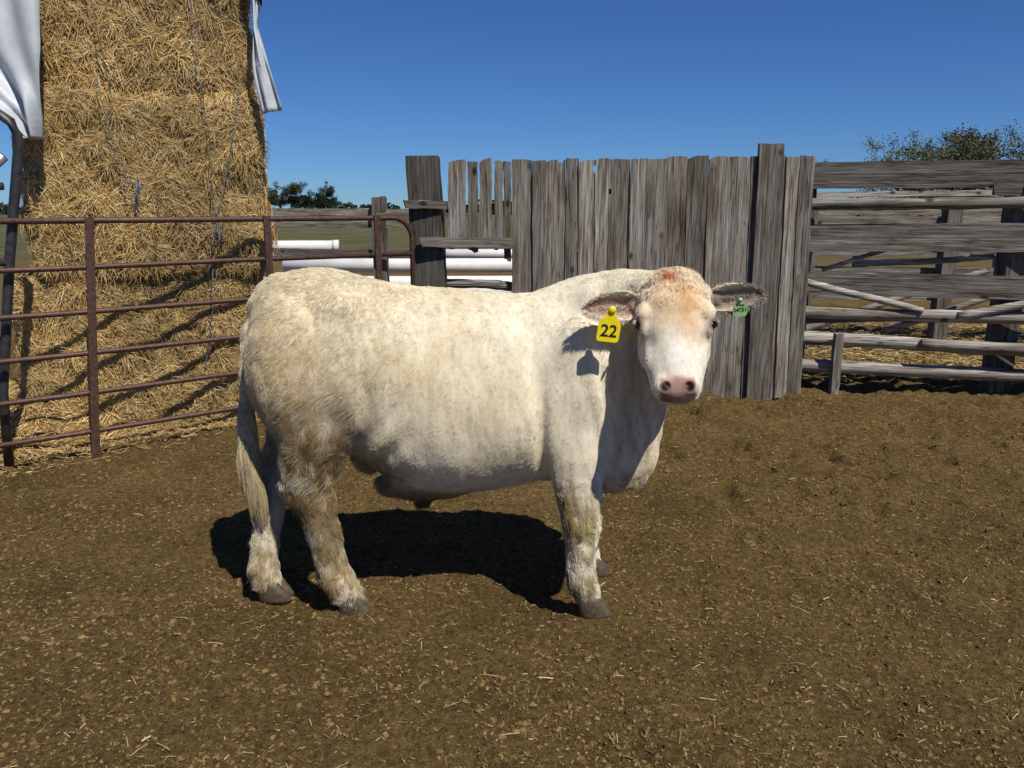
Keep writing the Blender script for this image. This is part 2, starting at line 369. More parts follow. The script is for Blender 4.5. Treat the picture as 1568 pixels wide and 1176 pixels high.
# ------------------------------------------------------------------ gate
def gate(name,A,B,zs,r,mat,posts):
    g=empty(name); A=np.array(A,float);B=np.array(B,float); D=B-A; Ln=np.linalg.norm(D); d=D/Ln
    P=lambda s,z:(A[0]+d[0]*s,A[1]+d[1]*s,z)
    mb=MB(); top,bot=zs[-1],zs[0]; R=.16
    pts=[P(0,top),P(Ln*.5,top),P(Ln-R,top)]+[P(Ln-R+R*math.sin(a),top-R+R*math.cos(a)) for a in np.linspace(.2,math.pi/2,7)]+[P(Ln,bot+.02)]
    V,F=tube(pts,r,12); mb.add(V,F)
    for z in zs[:-1]:
        V,F=tube([P(0,z),P(Ln*.3,z-.004),P(Ln*.6,z+.003),P(Ln,z)],r*.9,12); mb.add(V,F)
    mb.build('rails',mat,True,g)
    mb=MB()
    nrm=np.array([d[1],-d[0]])
    for s,ln,zb in posts:
        R_=[]
        for z in (zb,(bot+top)/2,top+.02):
            x,y,_=P(s+ln*(z-zb)/(top-zb),0); x+=nrm[0]*.026;y+=nrm[1]*.026
            R_.append(((x,y,z),(d[0]*.024,d[1]*.024,0),(nrm[0]*.01,nrm[1]*.01,0)))
        V,F=loft(R_,16,6); mb.add(V,F)
    mb.build('uprights',mat,False,g); return g
zs=[.157,.40,.645,.895,1.16,1.43]
dv=np.array([.714,.56]);dv/=np.linalg.norm(dv)
A0=np.array([-2.6,4.6])-dv*1.1; 
gt=gate('metal_gate',A0,(-.77,6.04),zs,.0185,M_rust,[(0,0,.1),(1.1,.12,-.03),(1.1+1.17,.02,.13),(1.1+2.02,.0,.13)])
g2=empty('pipe_panel')
mb=MB(); V,F=tube([(-3.02,4.42,.0),(-2.99,4.42,.45),(-2.87,4.46,1.2),(-2.76,4.5,1.80),(-2.75,4.5,1.90),(-2.78,4.5,1.97),(-2.85,4.5,2.02),(-3.1,4.5,2.03),(-3.8,4.4,2.03)],.027,12); mb.add(V,F)
for z in (.3,.75,1.2,1.62): 
    V,F=tube([(-3.0+.12*(z/1.2),4.45,z),(-3.9,4.1,z)],.022,10); mb.add(V,F)
mb.build('pipes',M_dark,True,g2)
mb=MB(); V,F=tube([(-2.78,4.4,1.78),(-2.92,4.38,1.66),(-3.05,4.36,1.62)],.03,8,.5); mb.add(V,F); mb.build('latch',simple('latch_steel',(.35,.35,.35),.35,.8),True,g2)
# ------------------------------------------------------------------ wooden fences
def board(mb,p0,p1,w,th,r,seg=14,jit=.004,updir=(0,0,1),endj=.02,t=None):
    p0=np.array(p0,float);p1=np.array(p1,float);d=p1-p0;L=np.linalg.norm(d);d/=L
    up=np.array(updir,float);up-=d*np.dot(up,d);up/=np.linalg.norm(up);s=np.cross(d,up)
    V=[];ph=r.uniform(0,9)
    for k in range(seg+1):
        tt=k/seg; c=p0+d*L*tt+up*math.sin(tt*4+ph)*jit+s*math.sin(tt*3+ph)*jit*.7
        for a,bb in ((-1,-1),(1,-1),(1,1),(-1,1)):
            e=r.uniform(-endj,endj) if k in(0,seg) else 0
            V.append(c+up*(a*w/2+r.normal(0,jit*.5))+s*(bb*th/2)+d*e)
    F=[]
    for k in range(seg):
        for q in range(4):
            F.append([k*4+q,k*4+(q+1)%4,(k+1)*4+(q+1)%4,(k+1)*4+q])
    F.append([3,2,1,0]);F.append([seg*4+i for i in range(4)])
    mb.add(V,F,t or (r.random(),r.random(),r.random()))
def log(mb,p0,p1,r0,r1,r,seg=16,wob=.02,tint=None):
    p0=np.array(p0,float);p1=np.array(p1,float);pts=[];rad=[];ph=r.uniform(0,9,2)
    for k in range(seg+1):
        t=k/seg;pts.append(p0*(1-t)+p1*t+np.array([0,math.sin(t*5+ph[0]),math.sin(t*4+ph[1])])*wob*(.3+t*(1-t)*2));rad.append((r0*(1-t)+r1*t)*(1+r.normal(0,.06)))
    V,F=tube(pts,rad,12); mb.add(V,F,tint or (r.random(),r.random(),r.random()))
r=np.random.default_rng(21)
pf=empty('plank_fence')
def plank(Vs,Fs,Ts,x0,x1,z0,z1,y,r,holes=(),k=0,rough=1.0):
    st=.02;nu=max(3,int((x1-x0)/st));nv=int((z1-z0)/st)
    curve=r.uniform(-.006,.006);ph=r.uniform(0,9);slope=r.uniform(-.012,.012)*rough;chip=r.choice([0,0,.010,.022]);cs=r.choice([0,1])
    U=np.linspace(0,1,nu+1);W=np.linspace(0,1,nv+1);V=[]
    for w in W:
        ex=.0025*math.sin(w*11+ph)+.0015*math.sin(w*37+ph)
        for u in U:
            top=z1+(u-.5)*slope - chip*max(0,(abs(u-cs)<.35)*(1-abs(u-cs)/.35))
            bot=z0+.01*math.sin(u*5+ph)*rough
            z=bot+(top-bot)*w
            V.append((x0+(x1-x0)*u+ex*(1 if u in(0,1) else .3)-.045*x0/2.3*w,y+curve*(u-.5)*4+.006*math.sin(w*3+ph),z))
    T=(r.random(),r.random(),r.random())
    F=[]
    for a in range(nv):
        for c in range(nu):
            cx=x0+(x1-x0)*(c+.5)/nu; cz=z0+(z1-z0)*(a+.5)/nv
            if any(((cx-h[0])/h[2])**2+((cz-h[1])/h[3])**2<1 for h in holes): continue
            F.append([k+a*(nu+1)+c,k+a*(nu+1)+c+1,k+(a+1)*(nu+1)+c+1,k+(a+1)*(nu+1)+c])
    Vs.append(np.array(V));Fs+=F;Ts.append(np.tile(T,(len(V),1)));return k+len(V)
Vs=[];Fs=[];Ts=[];k=0;x=.0
holes=[(.66,1.80,.028,.035),(.385,1.87,.022,.02),(.78,1.63,.015,.012)]
ws=[.16,.10,.165,.10,.13,.11,.17,.12,.17,.155,.165,.13,.20,.11,.165,.11,.15,.12,.16]
i=0
while x<2.36:
    w=ws[i%len(ws)];i+=1
    if x+w>2.38: w=2.38-x
    if w<.05: break
    z1=1.862+.035*(x/2.3)+(r.uniform(-.009,.011))
    k=plank(Vs,Fs,Ts,x,x+w-.004,-.03,z1,6.2+r.uniform(-.006,.006),r,holes,k); x+=w+r.uniform(-.001,.003)
o=mesh_np('planks',np.vstack(Vs),Fs,M_woodv,False,np.vstack(Ts),pf); s=o.modifiers.new('t','SOLIDIFY'); s.thickness=.024; s.offset=0
Vs=[];Fs=[];Ts=[];k=0
for (a,c,zb,zt) in [(-.50,-.365,1.20,1.86),(-.345,-.27,1.17,1.85),(-.255,-.16,1.21,1.87),(-.135,-.075,1.19,1.86),(-.065,-.01,1.10,1.85)]:
    k=plank(Vs,Fs,Ts,a,c,zb,zt,6.17,r,[],k,1.5)
o=mesh_np('short_boards',np.vstack(Vs),Fs,M_woodv,False,np.vstack(Ts),pf); s=o.modifiers.new('t','SOLIDIFY'); s.thickness=.024; s.offset=0
mb=MB()
board(mb,(2.02,6.165,-.05),(1.98,6.165,1.985),.19,.04,r,18,.003,(1,0,0),.01,(.15,.3,.5))
board(mb,(.2,6.33,-.05),(.2,6.33,1.75),.14,.14,r,10,.003,(1,0,0),.01)
board(mb,(1.2,6.33,-.05),(1.2,6.33,1.75),.14,.14,r,10,.003,(1,0,0),.01)
mb.build('post_boards',M_woodv,False,pf)
mb=MB()
for z in (.35,1.0,1.6): board(mb,(.02,6.24,z),(2.33,6.24,z),.12,.04,r)
board(mb,(-.82,6.06,1.535),(-.50,6.12,1.52),.06,.045,r,8,.004,(0,0,1),.02,(.2,.3,.5))
board(mb,(-.52,6.22,1.50),(.02,6.22,1.50),.06,.04,r)
board(mb,(-.70,6.06,1.245),(-.0,6.14,1.235),.075,.045,r)
log(mb,(-.62,6.25,.93),(.1,6.3,.86),.035,.04,r)
mb.build('rails',M_woodh,False,pf)
mb=MB()
board(mb,(-.635,6.22,-.05),(-.685,6.22,1.89),.25,.22,r,16,.006,(1,0,0),.012,(-.3,.3,.1))
mb.build('wooden_post',M_woodv,False)
bf=empty('board_fence')
fy=lambda x:6.52-.27*(x-2.45)
def hb(mb,x0,x1,z0,z1,dy=0,th=.035,dz=0,t=None): 
    board(mb,(x0,fy(x0)+dy,(z0+z1)/2),(x1,fy(x1)+dy,(z0+z1)/2+dz),abs(z1-z0),th,r,20,.005,(0,0,1),.02,t)
mb=MB()
hb(mb,2.38,5.9,1.655,1.86,0,.035,.02,(.25,.5,.5)); hb(mb,2.36,4.15,1.155,1.375,-.02,dz=.01,t=(.65,.2,.5)); hb(mb,4.16,6.2,1.15,1.36,-.02); hb(mb,2.36,5.9,.80,.985,.0,t=(.5,.7,.5))
hb(mb,3.7,3.9,1.60,1.71,-.05,t=(.1,.1,.1))
mb.build('boards',M_woodh,False,bf)
mb=MB()
def hl(x0,x1,z,rr,dy=0,dz=0,t=None,r1=None): log(mb,(x0,fy(x0)+dy,z),(x1,fy(x1)+dy,z+dz),rr,r1 or rr*.85,r,26,.012,t)
hl(2.30,5.8,1.535,.048,-.06,.03,(.8,.3,.2)); hl(2.32,5.9,.655,.052,-.06,.02,(1.4,.4,.2)); hl(2.32,4.6,.43,.058,-.06,-.03,(1.9,.6,.2)); hl(3.3,5.9,.43,.045,-.14,.0,(1.2,.1,.3)); hl(2.25,5.9,.205,.058,-.06,.0,(1.7,.2,.7))
hl(2.36,3.30,.93,.032,-.10,-.24,(2.2,.8,.2)); hl(3.55,5.2,.66,.035,-.10,.40,(1.8,.5,.1)); hl(2.6,3.3,1.00,.02,.06,.24,(2.2,.4,.1)); hl(2.5,4.4,.55,.03,.15,.12,(.7,.8,.1)); hl(2.9,3.9,1.04,.028,.2,.08,(2.4,.3,.6))
mb.build('poles',M_woodh,True,bf)
mb=MB()
for x,h,w,dy in ((2.44,1.8,.14,.09),(3.98,1.72,.17,.11),(5.4,1.8,.15,.1)):
    board(mb,(x,fy(x)+dy,-.05),(x,fy(x)+dy,h),w,w*.9,r,12,.004,(1,0,0),.01)
board(mb,(2.68,6.28,-.05),(2.69,6.29,.50),.065,.06,r,8,.004,(1,0,0),.01,(.8,.4,.4))
mb.build('posts',M_woodv,False,bf)
rf=empty('corral_fence')
mb=MB()
for z,w,tt in ((1.64,.06,2.0),(1.50,.05,1.2),(1.36,.10,.9),(1.08,.16,1.0),(.78,.12,.7),(.52,.14,1.2),(1.22,.05,1.4),(.26,.12,1.0)): board(mb,(2.9,9.2+r.uniform(-.1,.1),z),(9.5,8.2,z+r.uniform(-.05,.1)),w,.04,r,20,.006,(0,0,1),.02,(tt,r.random(),r.random()))
for k_ in range(5): log(mb,(2.8+k_*1.3,8.4,.1+.1*k_),(4.9+k_*1.2,8.0,.6+.4*r.random()),.04,.03,r,16,.02,(1.4,.2,r.random()))
mb.build('rails',M_woodh,False,rf)
mb=MB()
for x in (3.4,4.9,6.3,7.9): board(mb,(x,9.1-(x-3)*.15,-.05),(x,9.1-(x-3)*.15,1.55),.16,.14,r,8,.004,(1,0,0))
mb.build('posts',M_woodv,False,rf)
rf=empty('corral_fence')
mb=MB()
for z,w,tt in ((1.45,.12,.9),(1.15,.14,1.2),(.8,.14,.7),(.45,.16,1.2)): board(mb,(2.5,13.2,z),(16,12.6,z),w,.04,r,20,.006,(0,0,1),.02,(tt,r.random(),r.random()))
mb.build('rails',M_woodh,False,rf)
mb=MB()
for x in (3.4,5.9,8.3,10.9,13.5): board(mb,(x,13.3,-.05),(x,13.3,1.55),.16,.14,r,8,.004,(1,0,0))
mb.build('posts',M_woodv,False,rf)
ff=empty('board_fence')
mb=MB()
board(mb,(-4.9,12.0,1.36),(-1.35,11.6,1.36),.27,.04,r,20,.006,(0,0,1),.02,(1.1,.4,.2))
board(mb,(-4.9,12.0,.85),(-1.3,11.6,.84),.12,.04,r,20,.006)
board(mb,(-1.9,11.2,1.38),(-.3,11.0,1.40),.10,.04,r,12,.006)
mb.build('boards',M_woodh,False,ff)
mb=MB()
for x in (-4.2,-1.95): board(mb,(x,11.65,-.05),(x,11.65,1.66 if x>-3 else 1.5),.20,.18,r,8,.004,(1,0,0),.02,(.1,.4,.2))
mb.build('posts',M_woodv,False,ff)
def pipe(x0,x1,y,z,rr):
    V,F=tube([(x0,y,z),((x0+x1)/2,y,z),(x1,y+.1,z)],rr,24); mb=MB(); mb.add(V,F)
    V,F=tube([(x1-.12,y+.09,z),(x1,y+.1,z)],rr*1.1,24); mb.add(V,F); mb.build('white_pipe',M_white,True)
pipe(-6.5,-3.6,16.2,.73,.12); pipe(-4.2,.8,14.4,.47,.13); pipe(-5.0,1.4,13.2,.24,.14); pipe(-2.2,1.9,12.4,.20,.11); pipe(-1.9,2.2,15.4,.62,.10)
bk=empty('timber_cribbing'); mb=MB()
for x in (-6,-4.6,-3.4,-1.6,.2): board(mb,(x,12.2,.06),(x,16.6,.06),.1,.1,r); board(mb,(x,14.3,.0),(x,14.3,.34),.12,.12,r,4,.003,(1,0,0)); board(mb,(x,16.0,0),(x,16.0,.60),.12,.12,r,4,.003,(1,0,0))
for x in (-1.5,.9): board(mb,(x,15.4,0),(x,15.4,.52),.12,.12,r,4,.003,(1,0,0))
mb.build('timbers',M_woodh,False,bk)
# ------------------------------------------------------------------ trees
def tree(loc,h,w,seed,col,nleaf=12000,ls=.0095,name='tree'):
    r=np.random.default_rng(seed); e=empty(name,loc); mb=MB(); tips=[]
    def br(p,d,l,rad,dep):
        n=4;pts=[p];q=p.copy();dd=d.copy()
        for _ in range(n):
            dd=dd+r.normal(0,.12,3);dd/=np.linalg.norm(dd);q=q+dd*l/n;pts.append(q.copy())
        V,F=tube(pts,np.linspace(rad,rad*.45,n+1),6);mb.add(V,F)
        if dep==0: tips.append(q);tips.append(pts[2]);return
        for _ in range(r.integers(4,6)):
            nd=dd+r.normal(0,.6,3)*np.array([w/h*1.7,w/h*1.7,.6]);nd[2]=abs(nd[2])*.8+.05;nd/=np.linalg.norm(nd)
            br(pts[r.integers(1,n+1)],nd,l*r.uniform(.6,.8),rad*.42,dep-1)
    br(np.array([0,0,0.]),np.array([0,0,1.]),h*.30,h*.020,3)
    tips=np.array(tips); k=h/np.percentile(tips[:,2],97)
    for q in mb.V: q*=k
    tips=tips*k
    mb.build('trunk',M_bark,True,e)
    c=tips[r.integers(0,len(tips),nleaf)]+r.normal(0,h*.042,(nleaf,3))
    s=h*ls*r.uniform(.6,1.5,nleaf)[:,None]; a=r.normal(0,1,(nleaf,3));a/=np.linalg.norm(a,axis=1,keepdims=True);bq=np.cross(a,r.normal(0,1,(nleaf,3)));bq/=np.linalg.norm(bq,axis=1,keepdims=True)
    V=np.stack([c-a*s,c-bq*s*.6,c+a*s,c+bq*s*.6],1).reshape(-1,3); F=np.arange(nleaf*4).reshape(-1,4)
    t=np.array(col)[None]*r.uniform(.5,1.5,(nleaf,1))*(1+.5*vnoise(c*2/h*6,seed))[:,None]
    mesh_np('foliage',V,F,M_leaf,False,np.repeat(t,4,0),e)
    return e
G1=(.14,.15,.065);G2=(.04,.055,.028)
tree((30.6,59,0),6.1,7,1,G1,15000,.011); tree((37.8,60,0),6.9,8,2,(.15,.14,.075),15000,.011); tree((34.2,62,0),5.6,7,5,G1,15000,.011); tree((43,62,0),7.1,9,6,G1,15000,.011)
tree((-44,150,0),5.6,9,3,(.065,.075,.038),8000,.022); tree((-35.4,150,0),5.0,4,4,(.02,.04,.018),8000,.022); tree((-48,155,0),5.0,7,7,G2,7000,.022); tree((-40.5,152,0),3.6,6,17,G2,5000,.022)
hr=np.random.default_rng(9); n=9000; hx=hr.uniform(-160,190,n); hy=190+hr.uniform(-3,3,n); hz=hr.random(n)*(1.9+1.3*vnoise(np.stack([hx*.09,hx*0,hx*0],1),4)+.7*vnoise(np.stack([hx*.5,hx*0,hx*0],1),5))
c=np.stack([hx,hy,np.abs(hz)],1); a=hr.normal(0,.35,(n,3)); bq=hr.normal(0,.35,(n,3))
V=np.stack([c-a,c-bq,c+a,c+bq],1).reshape(-1,3)
mesh_np('distant_hedge_line',V,np.arange(n*4).reshape(-1,4),M_leaf,False,np.repeat(np.array([G2])*hr.uniform(.6,1.6,(n,1)),4,0))
# ------------------------------------------------------------------ COW
cow=empty('cow')
mb=MB(); add=lambda vf:mb.add(vf[0],vf[1])
st=[(-.965,1.09,.92,.09,2.88),(-.945,1.155,.82,.15,2.88),(-.91,1.21,.74,.21,2.88),(-.85,1.262,.68,.25,2.88),(-.77,1.285,.64,.27,2.88),(-.66,1.277,.61,.275,2.885),
    (-.56,1.255,.56,.278,2.89),(-.46,1.235,.485,.29,2.89),(-.34,1.215,.435,.305,2.895),(-.2,1.203,.428,.315,2.90),(-.05,1.195,.445,.31,2.905),(.09,1.19,.47,.295,2.91),
    (.2,1.20,.475,.275,2.905),(.3,1.21,.47,.24,2.90),(.4,1.20,.455,.20,2.87),(.46,1.15,.48,.155,2.85),(.51,1.06,.53,.115,2.83),(.55,.95,.61,.07,2.81)]
R=[]
nseg=48
for X_,zt,zb,hw,yc in st:
    cz=(zt+zb)/2;hh=(zt-zb)/2
    R.append(((X_,yc,cz),(0,hw,0),(0,0,hh)))
V,F=loft(R,nseg,2.25)
zc=np.array([q[0][2] for q in R]);hhv=np.array([q[2][2] for q in R]);ycv=np.array([q[0][1] for q in R])
for j in range(len(R)):
    s=V[j*nseg:(j+1)*nseg]; q=(s[:,2]-zc[j])/hhv[j]; s[:,1]=ycv[j]+(s[:,1]-ycv[j])*(1-.11*q-.06*q*q)
add((V,F))
add(loft([((.02,2.915,.92),(0,.12,0),(-.01,0,.18)),((.12,2.915,.93),(0,.20,0),(-.03,0,.27)),((.26,2.92,.965),(.02,.20,0),(-.06,0,.28)),((.37,2.90,.995),(.06,.185,0),(-.08,-.02,.275)),((.45,2.865,1.03),(.10,.145,0),(-.06,-.03,.258)),((.505,2.795,1.065),(.130,.07,0),(-.03,-.06,.222)),((.53,2.73,1.112),(.126,.02,0),(0,-.07,.18)),((.540,2.67,1.155),(.108,0,0),(0,-.06,.122))],36,2.1))
add(loft([((.51,2.70,1.02),(.06,0,0),(0,.06,0)),((.515,2.725,.90),(.065,0,0),(0,.065,0)),((.51,2.75,.78),(.060,0,0),(0,.065,0)),((.50,2.77,.66),(.060,0,0),(0,.065,0)),((.475,2.79,.555),(.068,0,0),(0,.07,0)),((.455,2.80,.465),(.045,0,0),(0,.05,0))],20))
add(ellipsoid((.37,2.84,.56),(.16,.14,.125)))
for s in (-1,1):
    yc=2.90
    add(ellipsoid((.24,yc+s*.20,.87),(.15,.075,.26))); add(ellipsoid((.31,yc+s*.18,.74),(.12,.08,.14))); add(ellipsoid((.20,yc+s*.195,.68),(.105,.08,.13)))
    add(ellipsoid((-.64,yc-.02+s*.145,1.13),(.12,.075,.085))); add(ellipsoid((-.89,2.88+s*.10,1.06),(.06,.055,.09)))
    add(ellipsoid((-.79,2.88+s*.18,.93),(.16,.11,.27))); add(ellipsoid((-.65,2.89+s*.195,.85),(.13,.08,.19)))
    add(ellipsoid((-.555,2.89+s*.175,.71),(.09,.05,.10)))
def leg(L,kx=1.0,ky=1.0): add(loft([((x,y,z),(rx*kx,0,0),(0,ry*ky,0)) for x,y,z,rx,ry in L],28,2.1))
NH=[(-.78,2.82,1.02,.04,.03),(-.775,2.79,.96,.09,.06),(-.75,2.74,.88,.135,.085),(-.72,2.72,.80,.148,.092),(-.71,2.71,.72,.132,.085),(-.718,2.705,.64,.108,.070),(-.73,2.70,.57,.088,.058),(-.745,2.70,.51,.078,.050),(-.750,2.70,.455,.072,.047),(-.730,2.70,.40,.060,.044),(-.708,2.70,.33,.051,.041),(-.692,2.70,.25,.045,.039),(-.680,2.70,.18,.046,.042),(-.666,2.70,.125,.052,.047),(-.645,2.70,.085,.049,.045),(-.625,2.70,.045,.045,.041)]
FH=[(-.79,2.94,1.02,.04,.03),(-.79,2.97,.96,.09,.06),(-.79,3.01,.90,.14,.09),(-.80,3.02,.80,.155,.09),(-.82,3.0,.70,.13,.08),(-.86,2.97,.61,.10,.065),(-.905,2.93,.53,.08,.052),(-.94,2.89,.46,.070,.047),(-.945,2.86,.40,.057,.043),(-.95,2.835,.33,.048,.04),(-.96,2.815,.25,.043,.038),(-.97,2.805,.18,.044,.042),(-.975,2.80,.125,.050,.045),(-.97,2.80,.085,.048,.044),(-.96,2.80,.045,.044,.04)]
NF=[(.27,2.82,.88,.05,.04),(.27,2.77,.80,.115,.08),(.25,2.72,.70,.118,.08),(.235,2.695,.62,.102,.072),(.237,2.685,.54,.090,.064),(.245,2.68,.46,.076,.056),(.253,2.68,.39,.068,.057),(.257,2.68,.345,.065,.056),(.256,2.68,.29,.052,.045),(.257,2.68,.22,.046,.041),(.261,2.68,.165,.048,.043),(.268,2.68,.12,.055,.05),(.280,2.68,.085,.051,.048),(.290,2.68,.045,.047,.043)]
FF=[(x+.034,y+.34+(.04 if .5<z<.85 else 0)-(.1 if z>.85 else 0),z,rx,ry) for x,y,z,rx,ry in NF]
leg(NH,1.24,1.14); leg(FH,1.20,1.12); leg(NF,1.12,1.08); leg(FF,1.05,1.05)
add(ellipsoid((-.825,2.70,.50),(.032,.027,.055))); add(ellipsoid((-.995,2.89,.50),(.030,.026,.05)))
add(ellipsoid((-.33,2.86,.455),(.20,.08,.06))); add(loft([((-.35,2.83,.46),(.060,0,0),(0,.045,0)),((-.345,2.825,.42),(.045,0,0),(0,.035,0)),((-.340,2.82,.368),(.025,0,0),(0,.025,0))],14))
add(ellipsoid((-.55,2.88,.58),(.08,.08,.08)))
tailp=[(-.84,2.88,1.25),(-.905,2.88,1.215),(-.955,2.875,1.14),(-.983,2.865,1.06),(-.995,2.85,.95),(-1.0,2.83,.84),(-1.005,2.81,.72),(-.998,2.79,.60),(-.98,2.78,.50),(-.965,2.775,.42)]
add(tube(tailp,[.035,.036,.034,.029,.026,.023,.026,.030,.026,.014],14))
# ---- head (turned a little towards the viewer's left)
O=np.array([.548,2.63,1.240]); Fv=np.array([-.055,-.59,-.807]);Fv/=np.linalg.norm(Fv)
Sv=np.array([.985,-.14,.02]);Sv-=Fv*Sv.dot(Fv);Sv/=np.linalg.norm(Sv); Nv=np.cross(Sv,Fv)
if Nv[1]>0: Nv=-Nv
LS=.92
def H(a_,s_,n_): return O+Fv*a_*LS+Sv*s_+Nv*n_
hd=[(-.055,.06,-.03,-.10),(-.03,.100,.03,-.12),(.0,.122,.052,-.13),(.05,.129,.066,-.135),(.10,.128,.070,-.14),(.15,.123,.066,-.145),(.20,.118,.058,-.148),(.25,.110,.050,-.145),(.30,.100,.046,-.13),(.345,.091,.043,-.112),(.385,.084,.040,-.093),(.415,.078,.032,-.077),(.437,.065,.018,-.060),(.448,.040,.0,-.04)]
R=[]
for a_,w,f_,b_ in hd: R.append((H(a_,0,(f_+b_)/2),Sv*w,Nv*(f_-b_)/2))
V,F=loft(R,40,2.3)
for j in range(len(R)):
    s=V[j*40:(j+1)*40]; rel=s-R[j][0]; q=rel@Nv/np.linalg.norm(R[j][2]); sd=rel@Sv; s+=Sv[None]*(sd*(-.16*np.clip(-q,0,1)))[:,None]
add((V,F))
RH=np.stack([Sv,Fv,Nv],1)
for s in (-1,1):
    add(ellipsoid(H(.165,s*.105,.012),(.024,.045,.030),RH)); add(ellipsoid(H(.125,s*.098,.032),(.034,.036,.026),RH))
    add(ellipsoid(H(.20,s*.082,-.085),(.040,.085,.068),RH)); add(ellipsoid(H(.27,s*.076,-.01),(.027,.08,.032),RH))
    add(ellipsoid(H(.402,s*.040,.012),(.036,.035,.032),RH))
add(ellipsoid(H(.0,0,.02),(.095,.06,.050),RH)); add(ellipsoid(H(.39,0,-.082),(.052,.045,.028),RH)); add(ellipsoid(H(.28,0,.03),(.052,.12,.025),RH)); add(ellipsoid(H(.08,0,.045),(.09,.08,.035),RH))
EARS=[]
def ear(base,tip,fold,W0=.046):
    base=np.array(base);tip=np.array(tip);d=tip-base;L=np.linalg.norm(d);d/=L
    up=np.array([0,.12,1.]);up-=d*up.dot(d);up/=np.linalg.norm(up);nrm=np.cross(d,up)
    if nrm[1]>0:nrm=-nrm
    nt_,ns=22,15;Vf=[];Vb=[]
    for i_ in range(nt_):
        t=i_/(nt_-1);W=W0*(math.sin(math.pi*min(1,.16+.84*t))**.7 if t<1 else 0)+.003
        for j_ in range(ns):
            s=-1+2*j_/(ns-1)
            cup=.036*(s*s-.45)*math.sin(math.pi*min(1,.25+.75*t))
            c=base+d*L*t+up*(s*W-.035*t*t*fold)+nrm*cup
            th=.006
            Vf.append(c+nrm*th);Vb.append(c-nrm*th)
    V=np.array(Vf+Vb);F=[];n_=nt_*ns;I=lambda a,b:a*ns+b
    for i_ in range(nt_-1):
        for j_ in range(ns-1):
            F.append([I(i_,j_),I(i_,j_+1),I(i_+1,j_+1),I(i_+1,j_)]);F.append([n_+I(i_+1,j_),n_+I(i_+1,j_+1),n_+I(i_,j_+1),n_+I(i_,j_)])
    for i_ in range(nt_-1):
        F.append([I(i_,0),I(i_+1,0),n_+I(i_+1,0),n_+I(i_,0)]);F.append([n_+I(i_,ns-1),n_+I(i_+1,ns-1),I(i_+1,ns-1),I(i_,ns-1)])
    for j_ in range(ns-1):
        F.append([I(0,j_+1),I(0,j_),n_+I(0,j_),n_+I(0,j_+1)]);F.append([I(nt_-1,j_),I(nt_-1,j_+1),n_+I(nt_-1,j_+1),n_+I(nt_-1,j_)])
    EARS.append((base,d,L,nrm,up));add((V,F))
ear((.440,2.63,1.168),(.245,2.585,1.200),.8,.050); ear((.660,2.63,1.19),(.850,2.64,1.232),.5,.046)
add(ellipsoid((.435,2.64,1.170),(.05,.035,.033))); add(ellipsoid((.66,2.64,1.19),(.05,.035,.03)))
raw=mb.build('raw',None)
md=raw.modifiers.new('r','REMESH');md.mode='VOXEL';md.voxel_size=.0058;md.use_smooth_shade=True
dg=bpy.context.evaluated_depsgraph_get();me=bpy.data.meshes.new_from_object(raw.evaluated_get(dg))
bpy.data.objects.remove(raw)
n=len(me.vertices);V=np.zeros(n*3);me.vertices.foreach_get('co',V);V=V.reshape(-1,3)
E=np.zeros(len(me.edges)*2,int);me.edges.foreach_get('vertices',E);E=E.reshape(-1,2)
deg=np.bincount(E.ravel(),minlength=n)[:,None].astype(float)
def head_local(V): D=V-O; return D@Fv/LS,D@Sv,D@Nv
EY=2.725
def headmask(P,ha,hs,hn): return (ha>-.06)&(ha<.5)&(np.abs(hs)<.155)&(hn>-.165)&(P[:,1]<EY)&(P[:,0]>.3)&(P[:,2]>.87)
def earmask(P,hs): return (P[:,2]>1.08)&(P[:,1]<np.where(P[:,0]<.5,2.675,2.72))&(np.abs(hs)>.130)&(P[:,0]>.2)
ha,hs,hn=head_local(V)
headm=np.clip(1-(np.clip(np.abs(ha-.2)-.28,0,9)+np.clip(np.abs(hs)-.135,0,9)+np.clip(-hn-.15,0,9))/.05,0,1)*(V[:,1]<EY)*(V[:,0]>.3)*(V[:,2]>.87)
earm=earmask(V,hs).astype(float)
fine=np.maximum(headm,earm)
def smooth(V,it,w):
    for _ in range(it):
        s=np.zeros_like(V)
        for c in range(3): s[:,c]=np.bincount(E[:,0],V[E[:,1],c],n)+np.bincount(E[:,1],V[E[:,0],c],n)
        V=V+(s/deg-V)*w
    return V
trunk=((V[:,2]>.62)&(V[:,0]>-.93)).astype(float)*(1-fine)
V=smooth(V,20,(.55*(1-fine))[:,None]); V=smooth(V,60,(.5*trunk)[:,None]); V=smooth(V,7,(.5*(1-.3*earm))[:,None]*np.ones((n,1)))
def normals(V):
    me.vertices.foreach_set('co',V.ravel());me.update();Nn=np.zeros(n*3);me.vertices.foreach_get('normal',Nn);return Nn.reshape(-1,3)
Nn=normals(V)
if ((Nn*(V-V.mean(0))).sum(1).mean()<0): me.flip_normals(); Nn=normals(V)
ha,hs,hn=head_local(V)
body=1-fine
legx=np.clip((-.58-V[:,0])/.06,0,1)+np.clip((V[:,0]-.15)/.05,0,1)*(V[:,2]<.55)
low=np.clip((.72-V[:,2])/.15,0,1)*body*np.clip(legx,0,1)
dsp=body*(.007*fbm(V*np.array([4.5,4.5,4]),2,51)+.0019*fbm(V*np.array([26,26,9]),2,61)*(V[:,2]>.5))
dsp+=low*.0034*fbm(V*np.array([42,42,20]),2,65)
pol=np.exp(-((ha-.02)/.07)**2)*headm; dsp+=pol*.003*fbm(V*55,2,66)
nk=np.exp(-((V[:,0]-.40)/.10)**2-((V[:,2]-.85)/.2)**2)*(V[:,1]<2.95)*body
